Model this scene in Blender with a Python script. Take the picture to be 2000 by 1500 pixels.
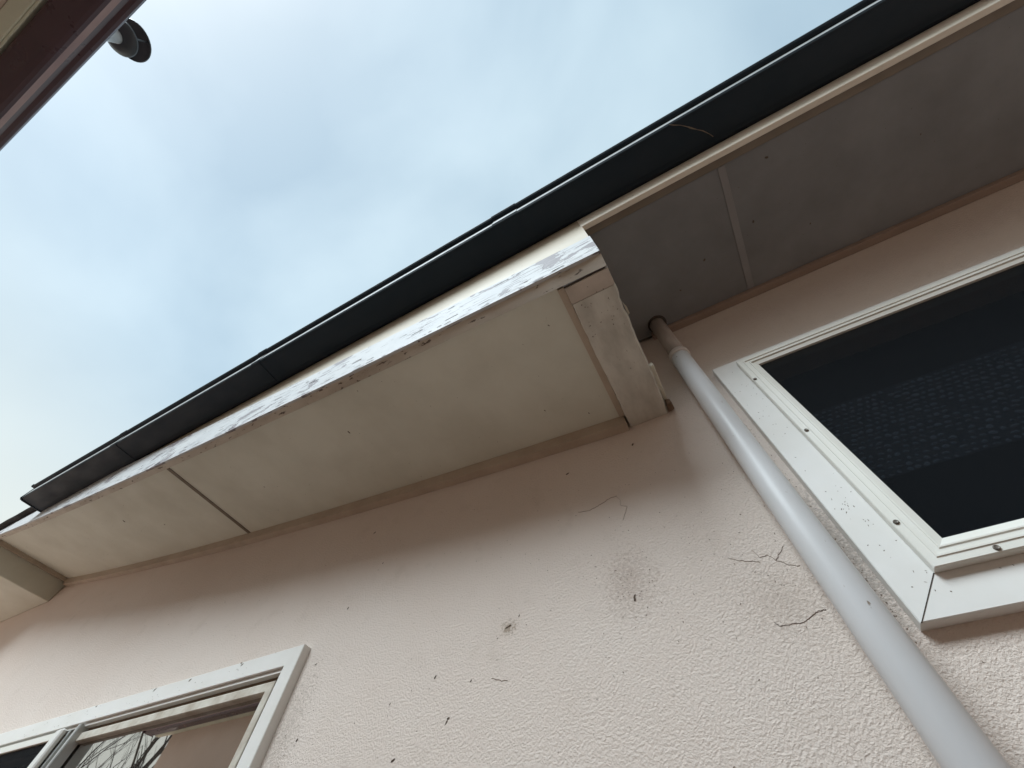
import bpy, bmesh, math, random
from mathutils import Vector, Matrix

for o in list(bpy.data.objects):
    bpy.data.objects.remove(o)
S = bpy.context.scene
COL = S.collection
Z0 = 1.6                      # eye height: shapes below give heights above the eye

# ------------------------------------------------------------ camera
cam_d = bpy.data.cameras.new('camera')
cam_d.sensor_width = 36.0
cam_d.lens = 781.394 / 2000 * 36
cam_d.clip_start = 0.01
cam_d.clip_end = 2000
cam = bpy.data.objects.new('camera', cam_d)
COL.objects.link(cam)
CR = ((0.87891968, 0.47567646, 0.03510126),
      (-0.3933683, 0.76451938, -0.51065791),
      (-0.26974354, 0.43501957, 0.85906717))
mw = Matrix.Identity(4)
for i in range(3):
    mw[i][0] = CR[0][i]; mw[i][1] = -CR[1][i]; mw[i][2] = -CR[2][i]
mw[2][3] = Z0
cam.matrix_world = mw
S.camera = cam

# ------------------------------------------------------------ sky and sun
SUN = Vector((-0.20, -0.66, 0.68)).normalized()        # towards the bright part of the cloud cover
W = bpy.data.worlds.new('World'); S.world = W; W.use_nodes = True
nt = W.node_tree; N = nt.nodes; Lk = nt.links
for n in list(N): N.remove(n)
out = N.new('ShaderNodeOutputWorld'); bg = N.new('ShaderNodeBackground')
sky = N.new('ShaderNodeTexSky'); sky.sky_type = 'NISHITA'; sky.sun_disc = False
sky.sun_elevation = math.asin(SUN.z); sky.sun_rotation = math.atan2(SUN.x, SUN.y)
sky.air_density = 1.0; sky.dust_density = 2.0
tc = N.new('ShaderNodeTexCoord')
mp = N.new('ShaderNodeMapping'); mp.inputs['Scale'].default_value = (1.0, 1.0, 1.35)
mp.inputs['Location'].default_value = (2.30, 0.4, 1.1)
n1 = N.new('ShaderNodeTexNoise'); n1.inputs['Scale'].default_value = 1.9; n1.inputs['Detail'].default_value = 5
n1.inputs['Roughness'].default_value = 0.45; n1.inputs['Distortion'].default_value = 0.25
cr = N.new('ShaderNodeValToRGB')
cr.color_ramp.elements[0].position = 0.36; cr.color_ramp.elements[0].color = (1.42, 1.92, 2.16, 1)
cr.color_ramp.elements[1].position = 0.68; cr.color_ramp.elements[1].color = (2.16, 2.68, 2.84, 1)
mx = N.new('ShaderNodeMixRGB'); mx.inputs[0].default_value = 0.82
bg.inputs['Strength'].default_value = 0.10
Lk.new(tc.outputs['Generated'], mp.inputs['Vector']); Lk.new(mp.outputs[0], n1.inputs['Vector'])
Lk.new(n1.outputs['Fac'], cr.inputs[0])
Lk.new(sky.outputs[0], mx.inputs[1]); Lk.new(cr.outputs[0], mx.inputs[2])
sx = N.new('ShaderNodeSeparateXYZ'); Lk.new(tc.outputs['Generated'], sx.inputs[0])
hz = N.new('ShaderNodeMapRange'); hz.inputs['From Min'].default_value = 0.72; hz.inputs['From Max'].default_value = 0.22
hz.inputs['To Min'].default_value = 0.0; hz.inputs['To Max'].default_value = 0.85; hz.interpolation_type = 'SMOOTHSTEP'
Lk.new(sx.outputs[2], hz.inputs[0])                       # cloud deck pales towards the horizon
mh = N.new('ShaderNodeMixRGB'); mh.inputs[2].default_value = (2.85, 2.86, 2.52, 1)
Lk.new(hz.outputs[0], mh.inputs[0]); Lk.new(mx.outputs[0], mh.inputs[1])
Lk.new(mh.outputs[0], bg.inputs[0]); Lk.new(bg.outputs[0], out.inputs[0])

sd = bpy.data.lights.new('sun', 'SUN'); sd.energy = 1.5; sd.angle = math.radians(33); sd.color = (0.80, 0.925, 1.0)
so = bpy.data.objects.new('sun', sd); COL.objects.link(so)
so.location = (-5, -8, 14); so.rotation_euler = SUN.to_track_quat('Z', 'Y').to_euler()

S.view_settings.view_transform = 'Standard'; S.view_settings.look = 'None'
S.view_settings.gamma = 1; S.view_settings.exposure = 1.70
S.view_settings.use_curve_mapping = False
S.render.engine = 'CYCLES'
S.cycles.max_bounces = 8; S.cycles.diffuse_bounces = 6; S.cycles.glossy_bounces = 3
S.render.resolution_x = 1024; S.render.resolution_y = 768

# ------------------------------------------------------------ materials
def principled(name):
    m = bpy.data.materials.new(name); m.use_nodes = True
    return m, m.node_tree, m.node_tree.nodes['Principled BSDF']

def noise(t, scale, detail=3, rough=0.5, vec=None, dist=0.0):
    n = t.nodes.new('ShaderNodeTexNoise'); n.inputs['Scale'].default_value = scale
    n.inputs['Detail'].default_value = detail; n.inputs['Roughness'].default_value = rough
    n.inputs['Distortion'].default_value = dist
    if vec: t.links.new(vec, n.inputs['Vector'])
    return n.outputs['Fac']

def coords(t, scale=(1, 1, 1), rot=(0, 0, 0), loc=(0, 0, 0)):
    c = t.nodes.new('ShaderNodeTexCoord'); m = t.nodes.new('ShaderNodeMapping')
    m.inputs['Scale'].default_value = scale; m.inputs['Rotation'].default_value = rot
    m.inputs['Location'].default_value = loc
    t.links.new(c.outputs['Object'], m.inputs['Vector'])
    return m.outputs[0]

def ramp(t, fac, stops):
    r = t.nodes.new('ShaderNodeValToRGB')
    while len(r.color_ramp.elements) < len(stops): r.color_ramp.elements.new(0.5)
    for e, (p, c) in zip(r.color_ramp.elements, stops):
        e.position = p; e.color = c if len(c) == 4 else (*c, 1)
    t.links.new(fac, r.inputs[0])
    return r.outputs[0]

def mixc(t, fac, a, b, mode='MIX'):
    n = t.nodes.new('ShaderNodeMixRGB'); n.blend_type = mode
    for k, v in ((0, fac), (1, a), (2, b)):
        if isinstance(v, (int, float)): n.inputs[k].default_value = v
        elif isinstance(v, tuple): n.inputs[k].default_value = v if len(v) == 4 else (*v, 1)
        else: t.links.new(v, n.inputs[k])
    return n.outputs[0]

def math_(t, op, a, b=None, clamp=False):
    n = t.nodes.new('ShaderNodeMath'); n.operation = op; n.use_clamp = clamp
    for k, v in ((0, a), (1, b)):
        if v is None: continue
        if isinstance(v, (int, float)): n.inputs[k].default_value = v
        else: t.links.new(v, n.inputs[k])
    return n.outputs[0]

def bump(t, b, h, strength, dist):
    n = t.nodes.new('ShaderNodeBump'); n.inputs['Strength'].default_value = strength
    n.inputs['Distance'].default_value = dist
    t.links.new(h, n.inputs['Height']); t.links.new(n.outputs[0], b.inputs['Normal'])

def simple(name, col, rough=0.6, dark=None, nscale=6, amount=0.6, spec=0.5, metal=0.0, bs=0, bd=0.001, bscale=150,
           speck=None, speckscale=70, speckpos=0.30, ns=(1, 1, 1)):
    m, t, b = principled(name)
    v = coords(t, ns)
    if dark is None: dark = tuple(c * 0.8 for c in col)
    f = ramp(t, noise(t, nscale, 6, 0.6, v), [(0.35, (0, 0, 0)), (0.7, (1, 1, 1))])
    f = math_(t, 'MULTIPLY', f, amount)
    c = mixc(t, f, col, dark)
    if speck:
        s = ramp(t, noise(t, speckscale, 4, 0.6, v), [(speckpos - 0.03, (1, 1, 1)), (speckpos + 0.02, (0, 0, 0))])
        c = mixc(t, s, c, speck)
    t.links.new(c, b.inputs['Base Color'])
    r = ramp(t, noise(t, nscale * 3, 3, 0.5, v), [(0.3, (rough * .85,) * 3), (0.7, (min(1, rough * 1.15),) * 3)])
    t.links.new(r, b.inputs['Roughness'])
    b.inputs['Specular IOR Level'].default_value = spec; b.inputs['Metallic'].default_value = metal
    if bs: bump(t, b, noise(t, bscale, 4, 0.6, v), bs, bd)
    return m

M = {}
# rendered, pale pink painted wall
m, t, b = principled('painted_render')
v = coords(t)
c = ramp(t, noise(t, 1.3, 4, 0.6, v), [(0.35, (0.65, 0.563, 0.50)), (0.68, (0.68, 0.603, 0.545))])
fine = noise(t, 105, 4, 0.68, v)
def stain(c, x, z, sx_, sz_, lo, hi, col, amt):
    # a smudge of grime round one place on the wall, broken up by the grain of the render
    q = t.nodes.new('ShaderNodeMapping'); q.inputs['Location'].default_value = (-x / sx_, 0, -(z + Z0) / sz_)
    q.inputs['Scale'].default_value = (1 / sx_, 0, 1 / sz_)
    t.links.new(v, q.inputs['Vector'])
    ln = t.nodes.new('ShaderNodeVectorMath'); ln.operation = 'LENGTH'; t.links.new(q.outputs[0], ln.inputs[0])
    g_ = math_(t, 'SUBTRACT', 1.0, ln.outputs['Value'], True)
    k_ = math_(t, 'ADD', math_(t, 'MULTIPLY', g_, 0.34), fine)
    m_ = ramp(t, k_, [(lo, (0, 0, 0)), (hi, (1, 1, 1))])
    m_ = math_(t, 'MULTIPLY', math_(t, 'MULTIPLY', m_, math_(t, 'MULTIPLY', g_, 2.2, True)), amt)
    return mixc(t, m_, c, col)
d = ramp(t, noise(t, 9, 4, 0.7, v), [(0.56, (0, 0, 0)), (0.80, (1, 1, 1))])
c = mixc(t, math_(t, 'MULTIPLY', d, 0.28), c, (0.42, 0.35, 0.29))
sp = ramp(t, fine, [(0.66, (0, 0, 0)), (0.74, (1, 1, 1))])
c = mixc(t, math_(t, 'MULTIPLY', sp, 0.35), c, (0.28, 0.22, 0.18))
c = stain(c, -0.215, 0.65, 0.15, 0.19, 0.66, 0.80, (0.33, 0.245, 0.20), 0.34)
c = stain(c, 0.262, 0.60, 0.055, 0.26, 0.55, 0.85, (0.20, 0.18, 0.16), 0.55)
c = stain(c, 0.10, 0.52, 0.20, 0.20, 0.68, 0.84, (0.32, 0.25, 0.20), 0.32)
c = stain(c, -1.34, 0.45, 0.14, 0.36, 0.66, 0.84, (0.32, 0.26, 0.21), 0.38)
c = stain(c, -0.575, 0.61, 0.05, 0.04, 0.66, 0.80, (0.20, 0.14, 0.08), 0.6)
t.links.new(c, b.inputs['Base Color']); b.inputs['Roughness'].default_value = 0.88
b.inputs['Specular IOR Level'].default_value = 0.25
hn = ramp(t, noise(t, 185, 3, 0.62, v, 0.3), [(0.34, (0, 0, 0)), (0.70, (1, 1, 1))])
h2 = math_(t, 'ADD', hn, math_(t, 'MULTIPLY', noise(t, 70, 2, 0.5, v), 0.9))
bump(t, b, h2, 0.62, 0.0030)
M['render'] = m

# weathered white fascia paint flaking off grey wood
m, t, b = principled('flaking_paint')
v = coords(t, (1.0, 1, 1.25))
base = ramp(t, noise(t, 5, 4, 0.5, v), [(0.3, (0.41, 0.415, 0.42)), (0.7, (0.48, 0.48, 0.475))])
f1 = noise(t, 6.0, 9, 0.62, v, 0.5)
reg = noise(t, 2.6, 2, 0.5, coords(t, (1, 1, 0.6), loc=(0.3, 0, 0)))
k = math_(t, 'ADD', f1, math_(t, 'MULTIPLY', math_(t, 'SUBTRACT', reg, 0.5), 0.42))
fl = ramp(t, k, [(0.600, (0, 0, 0)), (0.606, (1, 1, 1))])
f2 = noise(t, 60, 3, 0.55, coords(t, (0.17, 1, 1.5)), 0.3)
fl2 = ramp(t, math_(t, 'ADD', f2, math_(t, 'MULTIPLY', math_(t, 'SUBTRACT', reg, 0.5), 0.3)), [(0.615, (0, 0, 0)), (0.625, (1, 1, 1))])
flm = math_(t, 'MAXIMUM', fl, fl2)
wood = ramp(t, noise(t, 26, 6, 0.7, coords(t, (0.6, 1, 9))), [(0.3, (0.11, 0.09, 0.085)), (0.52, (0.21, 0.19, 0.20)), (0.75, (0.30, 0.285, 0.295))])
c = mixc(t, flm, base, wood)
edge = ramp(t, k, [(0.588, (0, 0, 0)), (0.600, (1, 1, 1)), (0.608, (0, 0, 0))])
c = mixc(t, math_(t, 'MULTIPLY', edge, 0.45), c, (0.14, 0.11, 0.10))
t.links.new(c, b.inputs['Base Color']); b.inputs['Roughness'].default_value = 0.62
bump(t, b, math_(t, 'MULTIPLY', flm, -1.0), 0.7, 0.002)
M['flaking'] = m

M['flake'] = simple('old_paint_flake', (0.55, 0.55, 0.54), 0.6, (0.36, 0.34, 0.33), 20, 0.8)
M['pale_cream'] = simple('pale_cream', (0.80, 0.75, 0.65), 0.5, (0.62, 0.55, 0.45), 5, 0.6)
M['cream_board'] = simple('cream_board', (0.47, 0.415, 0.325), 0.55, (0.50, 0.43, 0.33), 5, 0.6, bs=0.15, speck=(0.26, 0.19, 0.13), speckscale=45, speckpos=0.29, ns=(0.6, 1, 2))
M['lip_board'] = simple('lip_board', (0.50, 0.46, 0.39), 0.7, (0.30, 0.25, 0.20), 9, 0.7, bs=0.3, speck=(0.10, 0.075, 0.06), speckscale=34, speckpos=0.365, ns=(0.6, 1.6, 1.6))
M['panel'] = simple('panel_paint', (0.60, 0.60, 0.52), 0.75, (0.47, 0.46, 0.385), 2.6, 0.75, bs=0.08, speck=(0.28, 0.22, 0.16), speckscale=60, speckpos=0.235)
M['batten'] = simple('batten_paint', (0.46, 0.385, 0.305), 0.7, (0.33, 0.26, 0.20), 7, 0.6, bs=0.1)
M['end_board'] = simple('weathered_board', (0.55, 0.53, 0.47), 0.8, (0.35, 0.325, 0.28), 11, 0.75, bs=0.35, bscale=40, speck=(0.16, 0.13, 0.10), speckscale=34, speckpos=0.285, ns=(2, 0.8, 1))
M['dark_gap'] = simple('dark_gap', (0.05, 0.038, 0.03), 0.9)
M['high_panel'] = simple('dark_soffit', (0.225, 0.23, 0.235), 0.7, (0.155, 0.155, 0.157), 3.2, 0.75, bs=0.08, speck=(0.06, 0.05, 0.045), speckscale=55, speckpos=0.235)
M['joint_strip'] = simple('joint_strip', (0.26, 0.255, 0.255), 0.6)
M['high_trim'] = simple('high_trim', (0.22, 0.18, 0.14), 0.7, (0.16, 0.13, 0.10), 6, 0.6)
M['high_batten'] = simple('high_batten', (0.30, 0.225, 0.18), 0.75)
M['gutter'] = simple('black_gutter', (0.0095, 0.019, 0.030), 0.6, (0.013, 0.023, 0.033), 4, 0.7, spec=0.25, bs=0.05, ns=(0.5, 1, 1), speck=(0.05, 0.047, 0.04), speckscale=90, speckpos=0.20)
M['gutter_glint'] = simple('gutter_front_glint', (0.36, 0.37, 0.37), 0.45, (0.18, 0.19, 0.18), 12, 0.7)  # pale colour paints the sky-lit line along the gutter front
M['mud'] = simple('dried_mud', (0.20, 0.16, 0.12), 0.9)
M['pipe'] = simple('grey_pvc', (0.585, 0.59, 0.60), 0.44, (0.46, 0.455, 0.44), 4, 0.5, bs=0.03, speck=(0.24, 0.19, 0.15), speckscale=48, speckpos=0.275, ns=(1, 1, 0.5))
M['pipe_top'] = simple('shaded_pipe', (0.40, 0.345, 0.31), 0.5)  # brown tone puts the shade under the soffit into the pipe colour
M['collar'] = simple('pipe_collar', (0.60, 0.55, 0.52), 0.4)
M['frame_white'] = simple('window_white', (0.70, 0.69, 0.665), 0.42, (0.62, 0.60, 0.55), 6, 0.6, bs=0.06, speck=(0.20, 0.15, 0.10), speckscale=52, speckpos=0.235)
M['frame_cream'] = simple('screen_frame_cream', (0.68, 0.67, 0.62), 0.40, (0.62, 0.60, 0.53), 7, 0.5)
M['frame_dirty'] = simple('dirty_sash', (0.58, 0.55, 0.48), 0.55, (0.30, 0.24, 0.18), 14, 0.8, bs=0.1)
M['alu'] = simple('dull_aluminium', (0.46, 0.47, 0.46), 0.42, (0.33, 0.33, 0.31), 12, 0.6, metal=0.25)
M['screw'] = simple('screw_head', (0.15, 0.13, 0.11), 0.5, metal=0.6)
M['dirt'] = simple('dirt', (0.12, 0.092, 0.07), 0.9)
M['pale_dirt'] = simple('pale_dirt', (0.20, 0.16, 0.125), 0.9)
M['crack'] = simple('hairline', (0.22, 0.175, 0.14), 0.95)
M['hairline'] = simple('hairline', (0.30, 0.24, 0.195), 0.95)
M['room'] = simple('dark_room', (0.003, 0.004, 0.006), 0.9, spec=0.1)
M['maroon'] = simple('maroon_gutter', (0.060, 0.032, 0.042), 0.3, (0.042, 0.022, 0.03), 5, 0.6, bs=0.04, speck=(0.2, 0.13, 0.11), speckscale=60, speckpos=0.24)
M['maroon_glint'] = simple('maroon_highlight', (0.27, 0.165, 0.15), 0.35, (0.17, 0.085, 0.085), 9, 0.7, ns=(0.4, 1, 1))  # paler maroon paints the highlight along the gutter front
M['pale_soffit'] = simple('pale_green_paint', (0.60, 0.62, 0.50), 0.6)
M['brown_wall'] = simple('beige_brown_wall', (0.60, 0.47, 0.385), 0.85, (0.52, 0.40, 0.32), 2, 0.7, bs=0.2, bscale=60)
M['tile'] = simple('dark_roof_tile', (0.045, 0.045, 0.048), 0.7, (0.03, 0.03, 0.03), 8, 0.6, bs=0.2)
M['tile2'] = simple('red_brown_tile', (0.12, 0.06, 0.05), 0.7)
M['flue'] = simple('flue_pipe', (0.62, 0.64, 0.66), 0.4, (0.5, 0.51, 0.53), 6, 0.6, metal=0.3)
M['cowl'] = simple('flue_cowl', (0.045, 0.052, 0.06), 0.4)
M['concrete'] = simple('warm_paving', (0.68, 0.48, 0.385), 0.9, (0.58, 0.40, 0.315), 1.5, 0.7, bs=0.3, bscale=25)
M['bark'] = simple('bark', (0.045, 0.038, 0.032), 0.9, bs=0.4, bscale=30)
M['screen_reflection'] = simple('pale_reflection', (0.20, 0.265, 0.36), 0.8)  # pale flecks standing in for the reflection in the screen
M['joint_brown'] = simple('joint_brown', (0.15, 0.12, 0.085), 0.8)
M['pink_patch'] = simple('pink_patch', (0.49, 0.43, 0.37), 0.75, (0.34, 0.285, 0.235), 11, 0.7, bs=0.2)
M['reflection_back'] = simple('reflection_back', (0.035, 0.052, 0.078), 0.9, (0.015, 0.022, 0.034), 18, 0.9)
M['chip'] = simple('bare_chip', (0.62, 0.58, 0.48), 0.7)
M['brown_wood_and_groove'] = simple('brown_wood_and_groove', (0.17, 0.11, 0.07), 0.8, bs=0.3, bscale=50)

m, t, b = principled('reflecting_glass')
b.inputs['Base Color'].default_value = (0.018, 0.016, 0.013, 1); b.inputs['Roughness'].default_value = 0.012
b.inputs['IOR'].default_value = 6.0
bump(t, b, noise(t, 2.2, 2, 0.4, coords(t)), 0.02, 0.02)
M['glass'] = m
# insect screen: fine dark weave, half open
m = bpy.data.materials.new('insect_screen'); m.use_nodes = True; t = m.node_tree
b = t.nodes['Principled BSDF']; b.inputs['Base Color'].default_value = (0.0022, 0.0034, 0.0052, 1); b.inputs['Roughness'].default_value = 0.8; b.inputs['Specular IOR Level'].default_value = 0.15
tr = t.nodes.new('ShaderNodeBsdfTransparent'); ms = t.nodes.new('ShaderNodeMixShader'); ms.inputs[0].default_value = 0.55
t.links.new(tr.outputs[0], ms.inputs[1]); t.links.new(b.outputs[0], ms.inputs[2])
t.links.new(ms.outputs[0], t.nodes['Material Output'].inputs['Surface'])
M['screen'] = m

# ------------------------------------------------------------ builders
def tag(o, label=None, cat=None, group=None, kind=None):
    if label: o['label'] = label
    if cat: o['category'] = cat
    if group: o['group'] = group
    if kind: o['kind'] = kind
    return o

def thing(name, loc, label, cat, group=None):
    o = bpy.data.objects.new(name, None); COL.objects.link(o); o.location = loc
    o.empty_display_size = 0.1
    return tag(o, label, cat, group)

def link(name, me, mat, parent=None, smooth=False):
    me.materials.append(M[mat])
    if smooth:
        for p in me.polygons: p.use_smooth = True
    o = bpy.data.objects.new(name, me); COL.objects.link(o)
    if parent:
        o.parent = parent
        base = Vector(); q = parent
        while q: base += q.location; q = q.parent
        o.location = -base                       # mesh data is in place coordinates
    return o

def mesh(name, verts, faces, mat, parent=None, smooth=False, bev=0.0, seg=1, lift=True):
    bm = bmesh.new()
    vs = [bm.verts.new((x, y, z + (Z0 if lift else 0))) for x, y, z in verts]
    for f in faces:
        try: bm.faces.new([vs[i] for i in f])
        except ValueError: pass
    bmesh.ops.recalc_face_normals(bm, faces=bm.faces)
    if bev:
        es = [e for e in bm.edges if len(e.link_faces) == 2 and e.calc_face_angle(0) > 0.6]
        bmesh.ops.bevel(bm, geom=es, offset=bev, segments=seg, affect='EDGES', profile=0.5)
    me = bpy.data.meshes.new(name); bm.to_mesh(me); bm.free()
    return link(name, me, mat, parent, smooth)

BF = [(0, 1, 2, 3), (4, 5, 6, 7), (0, 1, 5, 4), (1, 2, 6, 5), (2, 3, 7, 6), (3, 0, 4, 7)]
def box(name, x0, x1, y0, y1, z0, z1, mat, parent=None, bev=0.0, lift=True):
    v = [(x0, y0, z0), (x1, y0, z0), (x1, y1, z0), (x0, y1, z0), (x0, y0, z1), (x1, y0, z1), (x1, y1, z1), (x0, y1, z1)]
    return mesh(name, v, BF, mat, parent, bev=bev, lift=lift)

def strip(name, xs, y0, y1, zlo, zhi, mat, parent=None, bev=0.0, jit=0.0, seed=0, up=None):
    """board running along x whose underside and top follow functions of x"""
    R = random.Random(seed); v = []; f = []
    for x in xs:
        a, c = zlo(x), zhi(x)
        j = R.uniform(-jit, jit)
        v += [(x, y0 + j * .5, a + j + (up(x) if up else 0)), (x, y1, a + j * .6), (x, y1, c), (x, y0, c)]
    n = len(xs)
    for i in range(n - 1):
        k = 4 * i
        for q in range(4): f.append((k + q, k + (q + 1) % 4, k + 4 + (q + 1) % 4, k + 4 + q))
    f += [(0, 1, 2, 3), tuple(4 * (n - 1) + q for q in range(4))]
    return mesh(name, v, f, mat, parent, bev=bev)

def extrude_x(name, prof, x0, x1, mat, parent=None, closed=True, smooth=False, caps=True):
    n = len(prof)
    v = [(x0, y, z) for y, z in prof] + [(x1, y, z) for y, z in prof]
    f = [(i, (i + 1) % n, n + (i + 1) % n, n + i) for i in range(n if closed else n - 1)]
    if caps and closed: f += [tuple(range(n)), tuple(range(n, 2 * n))]
    return mesh(name, v, f, mat, parent, smooth=smooth)

def lathe(name, prof, cx, cy, mat, parent=None, n=28, cap=True):
    v = []; f = []
    for r, z in prof:
        for i in range(n):
            a = 2 * math.pi * i / n; v.append((cx + r * math.cos(a), cy + r * math.sin(a), z))
    for k in range(len(prof) - 1):
        for i in range(n):
            f.append((k * n + i, k * n + (i + 1) % n, (k + 1) * n + (i + 1) % n, (k + 1) * n + i))
    if cap: f += [tuple(range(n)), tuple(range((len(prof) - 1) * n, len(prof) * n))]
    return mesh(name, v, f, mat, parent, smooth=True)

def lin(a, b, n): return [a + (b - a) * i / n for i in range(n + 1)]

# ------------------------------------------------------------ ground
g = box('ground', -400, 400, -400, 400, -0.3, 0.0, 'concrete', lift=False); tag(g, kind='structure')

# ------------------------------------------------------------ the house
house = thing('house', (-2.0, 1.0, 0.0), 'pale pink rendered house with deep flaking white boxed eave', 'house')

# wall with two window openings
ops = [(-4.55, -1.44, -0.55, 0.665), (0.335, 1.95, 0.47, 1.315)]
def wall_mesh():
    xs = sorted({-9.0, 4.5} | {o[0] for o in ops} | {o[1] for o in ops})
    zs = sorted({-1.6, 2.3} | {o[2] for o in ops} | {o[3] for o in ops})
    v = []; f = []
    def quad(a, b_, c_, d_):
        k = len(v); v.extend([a, b_, c_, d_]); f.append((k, k + 1, k + 2, k + 3))
    for i in range(len(xs) - 1):
        for j in range(len(zs) - 1):
            mxx = (xs[i] + xs[i + 1]) / 2; mz = (zs[j] + zs[j + 1]) / 2
            if any(o[0] < mxx < o[1] and o[2] < mz < o[3] for o in ops): continue
            for y in (1.0, 1.2):
                quad((xs[i], y, zs[j]), (xs[i + 1], y, zs[j]), (xs[i + 1], y, zs[j + 1]), (xs[i], y, zs[j + 1]))
    for a, b_, c_, d_ in ops:
        for (x0, z0), (x1, z1) in (((a, c_), (b_, c_)), ((b_, c_), (b_, d_)), ((b_, d_), (a, d_)), ((a, d_), (a, c_))):
            quad((x0, 1.0, z0), (x1, 1.0, z1), (x1, 1.2, z1), (x0, 1.2, z0))
    quad((-9, 1, -1.6), (-9, 1.2, -1.6), (-9, 1.2, 2.3), (-9, 1, 2.3))
    quad((4.5, 1, -1.6), (4.5, 1.2, -1.6), (4.5, 1.2, 2.3), (4.5, 1, 2.3))
    return v, f
wv, wf = wall_mesh()
wall = mesh('wall', wv, wf, 'render', house)
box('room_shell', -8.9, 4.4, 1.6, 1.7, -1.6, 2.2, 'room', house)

# roof: slab and eave course of tiles
def rz(y): return 2.075 + (y - 0.30) * 0.36
roof = extrude_x('roof', [(0.36, rz(0.36)), (4.2, rz(4.2)), (4.2, rz(4.2) + 0.05), (0.36, rz(0.36) + 0.05)], -7.0, 4.5, 'tile', house)
tile_me = None
for i in range(38):
    x = -6.95 + i * 0.3
    if tile_me is None:
        prof = [(0.0, 0.0), (0.05, 0.012), (0.10, 0.016), (0.17, 0.006), (0.24, 0.0), (0.296, 0.004)]
        v = []; f = []
        for y in (0.315, 0.62):
            for dx, dz in prof: v.append((dx, y, rz(y) + 0.055 + dz))
        for y in (0.315, 0.62):
            for dx, dz in prof: v.append((dx, y, rz(y) + 0.037 + dz))
        for k in range(5):
            f += [(k, k + 1, 7 + k, 6 + k), (12 + k, 13 + k, 19 + k, 18 + k), (k, k + 1, 13 + k, 12 + k), (6 + k, 7 + k, 19 + k, 18 + k)]
        f += [(0, 6, 18, 12), (5, 11, 23, 17)]
        o = mesh('roof_tile', v, f, 'tile', roof); tile_me = o.data; o.location.x += x
    else:
        o = bpy.data.objects.new('roof_tile', tile_me); COL.objects.link(o); o.parent = roof
        o.location = Vector((x, 0, 0)) - house.location - roof.location
    o.location.z += random.Random(i).uniform(-0.004, 0.004)

# ---- high eave on the right
XE = 0.065                                        # right end of the boxed eave
def he(*a, **k): return box(*a, **k)
high = bpy.data.objects.new('high_eave', None); COL.objects.link(high); high.parent = house
he('fascia_board', XE - 0.005, 4.5, 0.362, 0.384, 1.784, 2.092, 'pale_cream', high, bev=0.002)
he('soffit_panel', -0.06, 0.628, 0.384, 0.985, 1.806, 1.815, 'high_panel', high)
he('soffit_panel', 0.632, 4.5, 0.384, 0.985, 1.806, 1.815, 'high_panel', high)
he('joint_strip', 0.616, 0.644, 0.418, 0.965, 1.8035, 1.8065, 'joint_strip', high, bev=0.001)
he('edge_trim', XE + 0.003, 4.5, 0.3845, 0.416, 1.799, 1.8055, 'high_trim', high, bev=0.0015)
he('wall_batten', XE + 0.1, 4.5, 0.966, 0.999, 1.778, 1.8055, 'high_batten', high, bev=0.002)
lathe('pipe_hole', [(0.0435, 1.8035), (0.0435, 1.8063)], 0.206, 0.938, 'dark_gap', high)

# ---- deep boxed eave: its underside climbs towards the left
def zs(x):
    q = -x
    return 1.258 + 0.0836 * q + 0.0121 * q * q
boxed = bpy.data.objects.new('boxed_eave', None); COL.objects.link(boxed); boxed.parent = house
XL = -4.96
X_ALL = lin(-6.9, XE, 60)
strip('upper_fascia_board', X_ALL, 0.3635, 0.386, lambda x: min(zs(x) + 0.284, 2.05), lambda x: 2.092, 'cream_board', boxed)
def dl(x): return max(0.0, 0.038 * (1 + x / 2.4))
X_ALL2 = lin(-6.9, XE + 0.002, 160)
strip('flaking_fascia_board', X_ALL2, 0.352, 0.3632, lambda x: zs(x) - 0.003 + dl(x), lambda x: min(zs(x) + 0.270, 2.045), 'flaking', boxed, jit=0.0013, seed=3)
strip('shadow_gap_strip', X_ALL, 0.3637, 0.380, lambda x: min(zs(x) + 0.255, 2.03), lambda x: min(zs(x) + 0.2839, 2.0499), 'dark_gap', boxed)  # dark backing adds the shade line between the two boards
R = random.Random(77); fv = []; ff = []               # curled flakes of old paint standing off the board
for i in range(85):
    x = R.uniform(-4.2, XE - .02); up_ = abs(R.gauss(0, .05)) if R.random() < .7 else R.uniform(0, .24)
    z = zs(x) + dl(x) + .001 + up_; a = R.uniform(.008, .038); b2 = R.uniform(.002, .006); cu = R.uniform(.0008, .0022); k = len(fv)
    fv += [(x - a, .3519, z + R.uniform(-.002, .002)), (x + a * R.uniform(.5, 1), .3519, z + R.uniform(-.002, .002)),
           (x + a * .8, .3519 - cu, z - b2), (x - a * .7, .3519 - cu * R.uniform(.5, 1), z - b2 * R.uniform(.6, 1.1)), (x, .3510 - cu * .2, z - b2 * .35)]
    ff += [(k, k + 1, k + 4), (k + 1, k + 2, k + 4), (k + 2, k + 3, k + 4), (k + 3, k, k + 4)]
pf = mesh('paint_flakes', fv, ff, 'flake', boxed); pf['kind'] = 'stuff'
strip('lip_board', X_ALL2, 0.3634, 0.393, lambda x: zs(x) - 0.004, lambda x: zs(x) + 0.06, 'lip_board', boxed, jit=0.0012, seed=5, up=lambda x: dl(x) * .95)
JX = -2.345
strip('soffit_panel', lin(JX + 0.009, -0.100, 24), 0.3932, 0.990, lambda x: zs(x) + 0.006, lambda x: zs(x) + 0.014, 'panel', boxed)
strip('soffit_panel', lin(XL, JX - 0.009, 28), 0.3932, 0.990, lambda x: zs(x) + 0.006, lambda x: zs(x) + 0.014, 'panel', boxed)
strip('joint_strip', lin(JX - 0.0125, JX + 0.0125, 2), 0.3935, 0.961, lambda x: zs(x) + 0.0032, lambda x: zs(x) + 0.0145, 'joint_brown', boxed)
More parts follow.
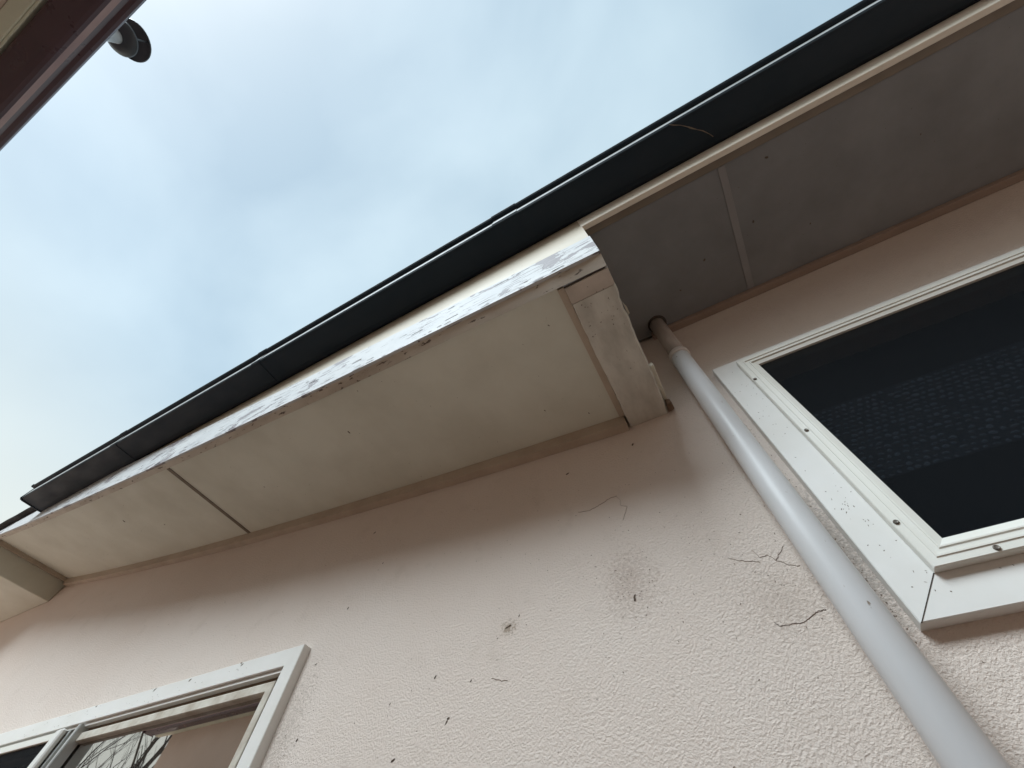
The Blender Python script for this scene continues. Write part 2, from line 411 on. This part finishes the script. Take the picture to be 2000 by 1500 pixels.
strip('wall_batten', lin(XL, -0.085, 40), 0.962, 0.999, lambda x: zs(x) - 0.046, lambda x: zs(x) + 0.0055, 'batten', boxed, bev=0.0)
strip('side_batten', lin(-0.101, -0.079, 1), 0.400, 0.96, lambda x: zs(x) - 0.001, lambda x: zs(x) + 0.02, 'batten', boxed)
# left bulkhead: the eave steps down again beyond the last panel
strip('cove_batten', lin(XL - 0.045, XL, 2), 0.394, 0.965, lambda x: zs(x) - 0.022, lambda x: zs(x) + 0.03, 'batten', boxed)
box('bulkhead', -6.9, XL - 0.0455, 0.394, 0.998, 1.80, 2.06, 'panel', boxed, bev=0.004)
# cheek closing the right end, built up of two boards
box('end_cheek', XE - 0.022, XE - 0.003, 0.395, 0.998, 1.262, 1.805, 'end_board', boxed, bev=0.002)
# end board across the underside: wide weathered plank with a chipped, wavy edge
R = random.Random(11)
v = []; f = []
ys = lin(0.4595, 0.999, 34)
for i, y in enumerate(ys):
    wob = 0.0012 * math.sin(y * 17) + R.uniform(-.0012, .0012)
    xl = -0.0775 + wob * .6
    xr = XE + 0.004 + wob
    if 0.50 < y < 0.56: xr -= 0.003
    zb = 1.241 + 0.006 * math.sin(y * 5.0) + R.uniform(-.0008, .0008)
    v += [(xl, y, zb + 0.004), (xl + 0.004, y, zb), (xr - 0.006, y, zb), (xr, y, zb + 0.006), (xr, y, zb + 0.024), (xl, y, zb + 0.024)]
for i in range(len(ys) - 1):
    k = 6 * i
    for q in range(6): f.append((k + q, k + (q + 1) % 6, k + 6 + (q + 1) % 6, k + 6 + q))
f += [tuple(range(6)), tuple(range(6 * (len(ys) - 1), 6 * len(ys)))]
pk = [(-0.0775, .4005, 1.2475), (XE + .003, .4005, 1.2475), (XE + .004, .459, 1.2465), (-0.0775, .459, 1.2465), (-0.0775, .4005, 1.27), (XE + .003, .4005, 1.27), (XE + .004, .459, 1.27), (-0.0775, .459, 1.27)]
mesh('end_board_tip', pk, BF, 'pink_patch', boxed, bev=0.0015)
eb = mesh('end_board', v, f, 'end_board', boxed); eb['label'] = 'weathered grey plank across the right end of the boxed eave'
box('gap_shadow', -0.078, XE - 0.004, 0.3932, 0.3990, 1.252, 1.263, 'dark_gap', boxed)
mesh('paint_chip', [(XE + 0.005, 0.535, 1.262), (XE + 0.011, 0.548, 1.257), (XE + 0.012, 0.575, 1.258), (XE + 0.006, 0.583, 1.263),
                    (XE + 0.005, 0.535, 1.275), (XE + 0.009, 0.548, 1.272), (XE + 0.010, 0.575, 1.272), (XE + 0.006, 0.583, 1.276)], BF, 'chip', boxed)
box('side_fillet', XE + 0.005, XE + 0.020, 0.80, 0.990, 1.262, 1.285, 'chip', boxed, bev=0.002)
mesh('wood_block', [(XE + 0.007, 0.955, 1.234), (XE + 0.027, 0.958, 1.237), (XE + 0.029, 0.994, 1.236), (XE + 0.006, 0.997, 1.232),
                    (XE + 0.009, 0.953, 1.261), (XE + 0.025, 0.956, 1.260), (XE + 0.028, 0.996, 1.261), (XE + 0.007, 0.998, 1.261)], BF, 'brown_wood_and_groove', boxed, bev=0.003)

# ---- windows
def frame_rails(parent, nm, x0, x1, z0, z1, prof, mat, sides='LRTB'):
    """mitred rails; prof = list of (inset from outer edge, y)"""
    n = len(prof)
    def ring(corner):
        sx, sz = corner
        return [((x0 + d) if sx < 0 else (x1 - d), y, (z0 + d) if sz < 0 else (z1 - d)) for d, y in prof]
    cs = {'L': ((-1, -1), (-1, 1)), 'R': ((1, -1), (1, 1)), 'B': ((-1, -1), (1, -1)), 'T': ((-1, 1), (1, 1))}
    for s in sides:
        a, b_ = ring(cs[s][0]), ring(cs[s][1])
        f = [(i, (i + 1) % n, n + (i + 1) % n, n + i) for i in range(n)] + [tuple(range(n)), tuple(range(n, 2 * n))]
        mesh(nm, a + b_, f, mat, parent)

win = bpy.data.objects.new('screened_window', None); COL.objects.link(win); win.parent = house
win['label'] = 'white framed window with dark insect screen beside the downpipe'
cy = 0.970
frame_rails(win, 'casing_board', 0.276, 2.02, 0.415, 1.345, [(0, 0.9995), (0, cy + .002), (.002, cy), (.0855, cy), (.0855, 0.9995)], 'frame_white')
# dark open mitre at the lower left corner
mesh('mitre_gap', [(0.2775, cy - .0006, 0.4155), (0.2795, cy - .0006, 0.4155), (0.3535, cy - .0006, 0.4895), (0.351, cy - .0006, 0.4895),
                   (0.2775, cy + .004, 0.4155), (0.2795, cy + .004, 0.4155), (0.3535, cy + .004, 0.4895), (0.351, cy + .004, 0.4895)], BF, 'dark_gap', win)
fy = 0.950
prof = [(0, cy - .001), (0, fy + .002), (.002, fy), (.0155, fy), (.017, fy - .0022), (.0205, fy - .0022), (.0215, fy + .0012), (.031, fy + .0012),
        (.0325, fy - .0012), (.0355, fy - .0012), (.0365, fy + .003), (.052, fy + .0075), (.052, cy - .001)]
frame_rails(win, 'screen_rail', 0.352, 1.95, 0.488, 1.309, prof, 'frame_cream')
box('insect_screen', 0.400, 1.902, 0.9655, 0.9662, 0.536, 1.261, 'screen', win)
for x, z in [(.3605, .898), (.3600, .5885), (.3575, 1.178), (.4545, .4965), (.75, .4965), (1.05, .4965)]:
    R = random.Random(int(x * 1000 + z * 77))
    n = 10; v = []; f = []
    for r, y in ((.0052, fy - .0002), (.0052, fy - .0022), (.0036, fy - .0036), (.0016, fy - .0030)):
        for i in range(n):
            a = 2 * math.pi * i / n; v.append((x + r * math.cos(a), y, z + r * math.sin(a)))
    for k in range(3):
        for i in range(n): f.append((k * n + i, k * n + (i + 1) % n, (k + 1) * n + (i + 1) % n, (k + 1) * n + i))
    f.append(tuple(range(3 * n, 4 * n)))
    mesh('screw', v, f, 'screw', win)
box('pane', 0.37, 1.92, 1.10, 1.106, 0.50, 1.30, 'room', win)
# reflection in the screen, built as a pale mottled band behind it
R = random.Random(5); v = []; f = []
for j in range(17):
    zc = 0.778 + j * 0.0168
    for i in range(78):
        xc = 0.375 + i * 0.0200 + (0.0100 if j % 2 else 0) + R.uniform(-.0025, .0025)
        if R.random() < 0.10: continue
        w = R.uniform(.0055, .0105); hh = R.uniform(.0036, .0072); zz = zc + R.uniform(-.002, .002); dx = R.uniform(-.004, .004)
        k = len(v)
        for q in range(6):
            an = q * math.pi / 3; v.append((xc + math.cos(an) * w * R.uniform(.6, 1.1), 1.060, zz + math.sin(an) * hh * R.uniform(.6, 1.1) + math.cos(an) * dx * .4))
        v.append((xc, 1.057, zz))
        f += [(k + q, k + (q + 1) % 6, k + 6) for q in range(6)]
box('reflection_backing', 0.372, 1.93, 1.0615, 1.0625, 0.772, 1.062, 'reflection_back', win)
lb = mesh('reflection_band', v, f, 'screen_reflection', win); lb['kind'] = 'stuff'

lw = bpy.data.objects.new('sliding_window', None); COL.objects.link(lw); lw.parent = house
lw['label'] = 'white sliding window with glass reflecting bare branches and sky'
ly = 0.966
frame_rails(lw, 'casing_board', -4.62, -1.383, -0.62, 0.718, [(0, 0.9995), (0, ly + .002), (.002, ly), (.058, ly), (.060, ly + .002), (.060, 0.9995)], 'frame_white')
frame_rails(lw, 'frame_rail', -4.559, -1.4435, -0.559, 0.6575, [(0, 1.03), (0, .976), (.011, .976), (.011, 1.03)], 'frame_white')
frame_rails(lw, 'track_rail', -4.547, -1.4550, -0.547, 0.646, [(0, 1.05), (0, .998), (.018, .998), (.018, 1.05)], 'brown_wood_and_groove')  # brown puts the groove's shadow and dirt into the rail colour
frame_rails(lw, 'sash_rail', -2.66, -1.4735, -0.528, 0.6275, [(0, 1.046), (0, .984), (.003, .982), (.028, .982), (.031, .986), (.031, 1.046)], 'frame_dirty')
box('glass_pane', -2.63, -1.504, 1.006, 1.010, -0.49, 0.597, 'glass', lw)
# interlocking stile: channel shaped aluminium
extr = [(-2.615, .962), (-2.612, .958), (-2.600, .958), (-2.597, .962), (-2.597, 1.0), (-2.690, 1.0), (-2.690, .990), (-2.615, .990)]
n = len(extr)
v = [(x, y, -0.54) for x, y in extr] + [(x, y, 0.651) for x, y in extr]
f = [(i, (i + 1) % n, n + (i + 1) % n, n + i) for i in range(n)] + [tuple(range(n)), tuple(range(n, 2 * n))]
mesh('meeting_stile', v, f, 'alu', lw)
box('screen_stile', -2.755, -2.705, .950, .972, -0.54, 0.648, 'frame_white', lw, bev=0.006)
box('stile_web', -2.705, -2.690, .976, .990, -0.54, 0.645, 'alu', lw)
box('screen_head_rail', -4.45, -2.756, .955, .972, 0.612, 0.640, 'frame_cream', lw, bev=0.002)
box('insect_screen', -4.45, -2.756, .964, .9646, -0.54, 0.6115, 'screen', lw)
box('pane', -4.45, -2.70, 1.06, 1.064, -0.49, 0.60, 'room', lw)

# ---- cracks, cobweb and dirt on the wall
def ribbon(name, pts, w, mat, y=0.9985, parent=wall, seed=0):
    R = random.Random(seed); fine = []
    for (x0, z0), (x1, z1) in zip(pts, pts[1:]):
        for k in range(5):
            q = k / 5; fine.append((x0 + (x1 - x0) * q + R.uniform(-.0013, .0013), z0 + (z1 - z0) * q + R.uniform(-.0013, .0013)))
    fine.append(pts[-1]); v = []; f = []
    for i, (x, z) in enumerate(fine):
        a = fine[max(0, i - 1)]; b_ = fine[min(len(fine) - 1, i + 1)]
        d = Vector((b_[0] - a[0], b_[1] - a[1])); d.normalize()
        ww = w * R.uniform(.35, 1.2) * (1 - 0.75 * i / len(fine)); nx, nz = -d.y * ww, d.x * ww
        v += [(x - nx, y + .0012, z - nz), (x, y, z), (x + nx, y + .0012, z + nz), (x, y + .0035, z)]
    for i in range(len(fine) - 1):
        k = 4 * i
        for q in range(4): f.append((k + q, k + (q + 1) % 4, k + 4 + (q + 1) % 4, k + 4 + q))
    return mesh(name, v, f, mat, parent)
ribbon('crack', [(0.1604, 0.4825), (0.1515, 0.4836), (0.141, 0.482), (0.123, 0.4739), (0.1066, 0.4685), (0.094, 0.4703), (0.0786, 0.4708), (0.067, 0.4713), (0.0595, 0.4802)], .0011, 'crack', seed=1)
ribbon('crack', [(0.1628, 0.579), (0.1442, 0.5884), (0.1266, 0.6055), (0.1168, 0.6221), (0.0974, 0.62), (0.094, 0.6349), (0.0891, 0.6421)], .0008, 'hairline', seed=2)
ribbon('crack', [(0.1266, 0.6055), (0.1438, 0.6217), (0.1568, 0.634)], .0007, 'crack', seed=3)
ribbon('crack', [(0.0935, 0.6117), (0.0697, 0.6204), (0.0495, 0.628), (0.033, 0.6401)], .0008, 'hairline', seed=4)
ribbon('cobweb', [(-0.3306, 0.9232), (-0.2937, 0.9152), (-0.2661, 0.9213), (-0.2382, 0.9294), (-0.2156, 0.9375), (-0.1946, 0.9375), (-0.1863, 0.9188), (-0.1892, 0.8967), (-0.1704, 0.8829), (-0.1929, 0.84)], .0007, 'hairline', seed=6)
ribbon('crack', [(-0.5722, 0.4831), (-0.5899, 0.4838), (-0.6022, 0.4893), (-0.6208, 0.4947)], .0014, 'hairline', seed=7)

def flecks(name, items, mat, parent):
    v = []; f = []
    for (c, u, w, nrm, a, b_) in items:          # centre, two axes, normal, half sizes
        k = len(v); R = random.Random(k)
        for i in range(6):
            t_ = math.pi * 2 * i / 6; q = R.uniform(.6, 1.15)
            p = c + u * (math.cos(t_) * a * q) + w * (math.sin(t_) * b_ * q); v.append(tuple(p))
        v.append(tuple(c + nrm * b_ * .7)); v.append(tuple(c - nrm * 0.001))
        for i in range(6): f += [(k + i, k + (i + 1) % 6, k + 6), (k + (i + 1) % 6, k + i, k + 7)]
    return mesh(name, v, f, mat, parent)
R = random.Random(42); items = []
def wfleck(x, z, a, b_, ang):
    u = Vector((math.cos(ang), 0, math.sin(ang))); w = Vector((-math.sin(ang), 0, math.cos(ang)))
    items.append((Vector((x, 0.9992, z)), u, w, Vector((0, -1, 0)), a, b_))
for x, z, a in [(-.352, 1.1128, .009), (-1.2894, 1.1801, .010), (-1.1688, .9919, .005), (-.5819, .612, .005), (-.5723, .6154, .007), (-.5436, .6356, .005), (-.6098, .5895, .004), (-.8038, .5284, .006), (-.7436, .4197, .006), (-.739, .427, .006), (-.945, .4879, .004), (-.8892, .3636, .008), (-1.2699, .4479, .006), (-1.323, .6554, .006), (-1.2713, .8351, .006), (-.6833, .4995, .004), (-.2129, .6001, .010), (-.212, .606, .008), (-.0918, 1.1418, .008)]:
    wfleck(x, z, a, a * R.uniform(.3, .55), R.uniform(0.3, 1.6))
for i in range(40):
    wfleck(-0.225 + R.gauss(0, .035), .635 + R.gauss(0, .040), R.uniform(.0008, .0026), R.uniform(.0005, .0014), R.uniform(0, 3))
for i in range(480):
    x = R.uniform(-3.4, 1.2); z = R.uniform(.2, 1.15)
    if any(o[0] - .07 < x < o[1] + .07 and o[2] - .07 < z < o[3] + .07 for o in ops): continue
    wfleck(x, z, R.uniform(.0008, .0030), R.uniform(.0006, .0013), R.uniform(0, 3))
for i in range(60):                                   # grime beside the left casing
    wfleck(-1.36 + abs(R.gauss(0, .06)), R.uniform(.25, .68), R.uniform(.0008, .0028), R.uniform(.0006, .0014), R.uniform(0, 3))
for i in range(120):                                  # grime between the downpipe and the window
    wfleck(.262 - abs(R.gauss(0, .022)), R.uniform(.38, 1.05), R.uniform(.0008, .0030), R.uniform(.0006, .0016), R.uniform(0, 3))
for i in range(90):
    wfleck(R.uniform(-.35, .15), R.gauss(.62, .12), R.uniform(.0008, .0028), R.uniform(.0005, .0012), R.uniform(0, 3))
d_ = flecks('dirt_specks', items[:19], 'dirt', wall); d_['kind'] = 'stuff'
d_ = flecks('dirt_specks', items[19:], 'pale_dirt', wall); d_['kind'] = 'stuff'
items = []
def cfleck(x, y, z, a, b_, ang):
    u = Vector((math.cos(ang), 0, math.sin(ang))); w = Vector((-math.sin(ang), 0, math.cos(ang)))
    items.append((Vector((x, y, z)), u, w, Vector((0, -1, 0)), a, b_))
for i in range(46): cfleck(R.uniform(.284, .345), .9697, R.uniform(.45, 1.3), R.uniform(.0007, .0028), R.uniform(.0005, .0012), R.uniform(0, 3))
for i in range(14): cfleck(.318 + R.gauss(0, .010), .9697, .66 + R.gauss(0, .02), R.uniform(.001, .004), R.uniform(.0005, .0010), R.uniform(.6, 1.8))
for i in range(12): cfleck(R.uniform(.3, .8), .9697, R.uniform(.425, .478), R.uniform(.0007, .0022), R.uniform(.0005, .0012), R.uniform(0, 3))
d_ = flecks('dirt_specks', items, 'pale_dirt', win); d_['kind'] = 'stuff'
items = []
for x in (-1.70, -1.69, -2.60, -2.20, -1.98): cfleck(x, .9655, .713 + R.uniform(-.006, .003), R.uniform(.004, .010), R.uniform(.002, .004), R.uniform(.3, .9))
for i in range(40): cfleck(R.uniform(-3.2, -1.40), .9655, R.uniform(.665, .716), R.uniform(.001, .003), R.uniform(.0006, .0013), R.uniform(0, 3))
d_ = flecks('dirt_specks', items, 'pale_dirt', lw); d_['kind'] = 'stuff'
items = []
def sfleck(x, y, a, b_, ang, z):
    u = Vector((math.cos(ang), math.sin(ang), 0)); w = Vector((-math.sin(ang), math.cos(ang), 0))
    items.append((Vector((x, y, z)), u, w, Vector((0, 0, -1)), a, b_))
for x, y, a in [(-1.19, .586, .010), (-1.0, .43, .005), (-1.9, .7, .006), (-3.2, .6, .012), (-2.9, .72, .007), (-.35, .82, .006), (-.2, .9, .006), (-.18, .5, .005)]:
    sfleck(x, y, a, a * .35, 1.45 + R.uniform(-.5, .5), zs(x) + 0.005)
for i in range(70):
    x = R.uniform(-4.8, -.12); sfleck(x, R.uniform(.42, .96), R.uniform(.001, .003), R.uniform(.0008, .0015), R.uniform(0, 3), zs(x) + .0055)
for i in range(40):
    x = R.uniform(-.07, XE - .01); sfleck(x, R.uniform(.42, .98), R.uniform(.001, .004), R.uniform(.0008, .0018), R.uniform(0, 3), 1.2405)
d_ = flecks('dirt_specks', items, 'dirt', boxed); d_['kind'] = 'stuff'
items = []
for x, y, a in [(.4806, .7445, .008), (.698, .683, .008), (.79, .47, .009), (1.3, .66, .004), (.35, .83, .006), (.9, .8, .005)]:
    sfleck(x, y, a, a * .6, R.uniform(0, 3), 1.8055)
for i in range(50):
    sfleck(R.uniform(.08, 2.2), R.uniform(.45, .95), R.uniform(.0008, .0022), R.uniform(.0008, .0014), R.uniform(0, 3), 1.8055)
d_ = flecks('dirt_specks', items, 'dirt', high); d_['kind'] = 'stuff'

# ------------------------------------------------------------ black gutter
gut = thing('rain_gutter', (0.0, 0.27, Z0 + 1.922), 'long black gutter along the edge of the pink house roof', 'gutter')
def gprof(o=0.0):
    out_ = [(.338 + o, 1.870), (.338 + o, 1.790 - o), (.332 + o, 1.768 - o), (.318 + o * .5, 1.758 - o), (.300, 1.756 - o), (.198, 1.756 - o), (.186 - o * .5, 1.759 - o), (.180 - o, 1.767 - o * .5),
            (.1818 - o, 1.846), (.1795 - o, 1.8465), (.1655 - o, 1.8460), (.1600 - o, 1.852), (.1595 - o, 1.862), (.165, 1.870), (.172, 1.872)]
    inn = [(.176, 1.866), (.1868, 1.850), (.186, 1.772), (.200, 1.762), (.300, 1.762), (.318, 1.765), (.331, 1.792), (.331, 1.870)]
    K = 1.095
    return [(min(y * K, 0.3612) if y > .3 else y * K, z * K) for y, z in out_ + inn]
def gsection(x0, x1, parent, nm, o=0.0):
    p = gprof(o); n = len(p)
    ob = extrude_x(nm, p, x0, x1, 'gutter', parent)
    ob.data.materials.append(M['gutter_glint'])
    for pl in ob.data.polygons:                     # front strip coloured pale for the skylight it catches
        c_ = pl.center
        if pl.normal.y < -0.97 and abs(c_.z - Z0 - 1.978) < 0.02: pl.material_index = 1
    return ob
cuts = [-4.200, -3.121, -1.818, -0.197, 4.4]
for i in range(4):
    gsection(cuts[i] + .001, cuts[i + 1] - .001, gut, 'gutter_length', 0.0)
for x, wdt in ((-3.121, .03), (-1.818, .03), (-0.225, .063), (2.3, .05)):
    gsection(x - wdt, x + wdt, gut, 'union_sleeve', 0.0024)
pc = [(y, z) for y, z in gprof(0.004)[:15]]
v = [(-4.208, y, z) for y, z in pc] + [(-4.198, y, z) for y, z in pc]; n = len(pc)
mesh('end_cap', v, [tuple(range(n)), tuple(range(n, 2 * n))] + [(i, (i + 1) % n, n + (i + 1) % n, n + i) for i in range(n)], 'gutter', gut)
for x in (-3.6, -2.7, -1.9, -0.9, 0.1, 0.9, 1.8, 2.7, 3.6):
    box('bracket', x - .012, x + .012, .192, .358, 2.049, 2.053, 'gutter', gut)
# dried mud trickle across the underside
v = []; f = []; R = random.Random(8)
pts = [(.482, .184), (.497, .194), (.517, .205), (.538, .222), (.547, .231), (.566, .247), (.584, .261), (.602, .282), (.612, .297)]
for i, (x, y) in enumerate(pts):
    w = (.0035 if i == 4 else .0012) * R.uniform(.6, 1.2)
    x *= 1.095; y *= 1.095; v += [(x - w, y + w, 1.9226), (x, y, 1.9210), (x + w, y - w, 1.9226)]
for i in range(len(pts) - 1):
    k = 3 * i; f += [(k, k + 1, k + 4, k + 3), (k + 1, k + 2, k + 5, k + 4), (k + 2, k, k + 3, k + 5)]
mesh('mud_trickle', v, f, 'mud', gut)

# ------------------------------------------------------------ downpipe
dp = thing('downpipe', (0.204, 0.94, 0.0), 'round grey plastic downpipe beside the screened window', 'downpipe')
lathe('lower_pipe', [(.0365, -1.6), (.0365, 1.455), (.0355, 1.4575)], .203, .942, 'pipe', dp, 40)
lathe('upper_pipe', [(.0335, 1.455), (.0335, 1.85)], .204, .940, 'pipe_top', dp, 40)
lathe('collar', [(.0385, 1.458), (.0405, 1.461), (.0405, 1.482), (.0375, 1.486), (.034, 1.487)], .2035, .941, 'collar', dp, 40)

# ------------------------------------------------------------ neighbouring house
nb = thing('neighbour_house', (-1.0, -3.0, 0.0), 'brown walled neighbouring house with pale green soffit', 'house')
NX0, NX1 = -6.25, 5.0
box('wall', NX0, NX1, -5.2, -1.208, -1.6, 1.76, 'brown_wall', nb)
box('soffit_board', NX0 - .25, NX1, -1.2075, -1.160, 1.752, 1.764, 'pale_soffit', nb, bev=0.003)
box('fascia_board', NX0 - .25, NX1, -1.159, -1.151, 1.754, 1.93, 'pale_soffit', nb, bev=0.002)
def nz(y): return 1.94 + (-1.10 - y) * 0.40
extrude_x('roof', [(-1.14, nz(-1.14)), (-3.2, nz(-3.2)), (-5.4, nz(-1.0)), (-5.4, nz(-1.0) + .05), (-3.2, nz(-3.2) + .05), (-1.14, nz(-1.14) + .05)], NX0 - .3, NX1, 'tile2', nb)
extrude_x('gable', [(-1.3, 1.765), (-5.0, 1.765), (-3.2, nz(-3.2) - .02)], NX0, NX0 + .1, 'brown_wall', nb)
ng = thing('rain_gutter', (-1.0, -1.05, Z0 + 1.745), 'maroon gutter on the eave of the neighbouring house', 'gutter')
def nprof():
    pts = [(-1.115, 1.85), (-1.115, 1.762), (-1.108, 1.752), (-1.095, 1.748), (-1.040, 1.748), (-1.022, 1.751), (-1.012, 1.757), (-1.006, 1.766),
           (-1.000, 1.785), (-.996, 1.800), (-.985, 1.806), (-.979, 1.815), (-.980, 1.826), (-.990, 1.833), (-1.0, 1.830)]
    inn = [(-1.003, 1.822), (-1.003, 1.805), (-1.011, 1.770), (-1.03, 1.757), (-1.095, 1.756), (-1.109, 1.765), (-1.109, 1.85)]
    return [(y * .95 - .085, z) for y, z in pts + inn]
no = extrude_x('gutter_length', nprof(), NX0 - .28, NX1, 'maroon', ng, smooth=False)
no.data.materials.append(M['maroon_glint'])
for pl in no.data.polygons:
    c_ = pl.center
    if pl.normal.y > .2 and 1.768 < c_.z - Z0 < 1.782: pl.material_index = 1
for x in (NX0 - .28, NX1):
    box('end_cap', x - .006, x + .006, -1.146, -1.022, 1.747, 1.835, 'maroon', ng, bev=.003)

# flue with cowl on the neighbour's roof
fl = thing('flue_pipe', (-1.565, -1.375, Z0 + 2.0), 'grey flue pipe with dark round cowl above the maroon gutter', 'flue')
FX, FY = -1.565, -1.375
lathe('pipe', [(.031, 1.90), (.031, 2.50)], FX, FY, 'flue', fl)
lathe('cowl_dish', [(.033, 2.487), (.055, 2.495), (.076, 2.512), (.079, 2.519), (.070, 2.528), (.030, 2.532)], FX, FY, 'cowl', fl, 36)
lathe('cap', [(.004, 2.594), (.078, 2.586), (.084, 2.579), (.088, 2.578), (.090, 2.585), (.08, 2.596), (.02, 2.612)], FX, FY, 'cowl', fl, 36)
for k in range(3):
    a = 0.6 + k * 2.094
    box('strut', FX + .074 * math.cos(a) - .003, FX + .074 * math.cos(a) + .003, FY + .074 * math.sin(a) - .003, FY + .074 * math.sin(a) + .003, 2.52, 2.587, 'cowl', fl)

# ------------------------------------------------------------ bare tree (seen mirrored in the sliding window)
def bare_tree(base, seed, label, h=3.2, r=.20):
    T = thing('bare_tree', base, label, 'tree')
    R = random.Random(seed)
    parts = {'trunk': ([], []), 'crown': ([], [])}
    def limb(p, d, L, rad, depth, key):
        v, f = parts[key]; n = 7 if depth < 2 else 5; seg = 5; prev = None
        q = p.copy(); dd = d.copy(); r0 = rad
        for s in range(seg + 1):
            rr = r0 * (1 - .45 * s / seg)
            a = dd.orthogonal().normalized(); b_ = dd.cross(a)
            k = len(v)
            for i in range(n):
                t_ = 2 * math.pi * i / n; v.append(tuple(q + (a * math.cos(t_) + b_ * math.sin(t_)) * rr))
            if prev is not None:
                for i in range(n): f.append((prev + i, prev + (i + 1) % n, k + (i + 1) % n, k + i))
            prev = k
            if depth < 4 and s >= 2 and (s == seg or R.random() < .55):
                for _ in range(2 if s == seg else 1):
                    nd = (dd + Vector((R.uniform(-1, 1), R.uniform(-1, 1), R.uniform(-.3, .7))) * .62).normalized()
                    limb(q, nd, L * R.uniform(.55, .78), rr * R.uniform(.5, .72), depth + 1, 'crown')
            q = q + dd * (L / seg)
            dd = (dd + Vector((R.uniform(-1, 1), R.uniform(-1, 1), R.uniform(-.3, .6))) * .13).normalized()
    limb(Vector(base), Vector((.05, .0, 1)), h, r, 0, 'trunk')
    for key, (v, f) in parts.items():
        mesh(key, v, f, 'bark', T, smooth=True, lift=False)
bare_tree((-10.6, -2.75, 0.0), 4, 'thick bare tree mirrored in the sliding window glass', 2.2, .23)
bare_tree((-13.5, -3.6, 0.0), 9, 'slender bare tree behind the thick one in the mirrored view', 2.6, .14)
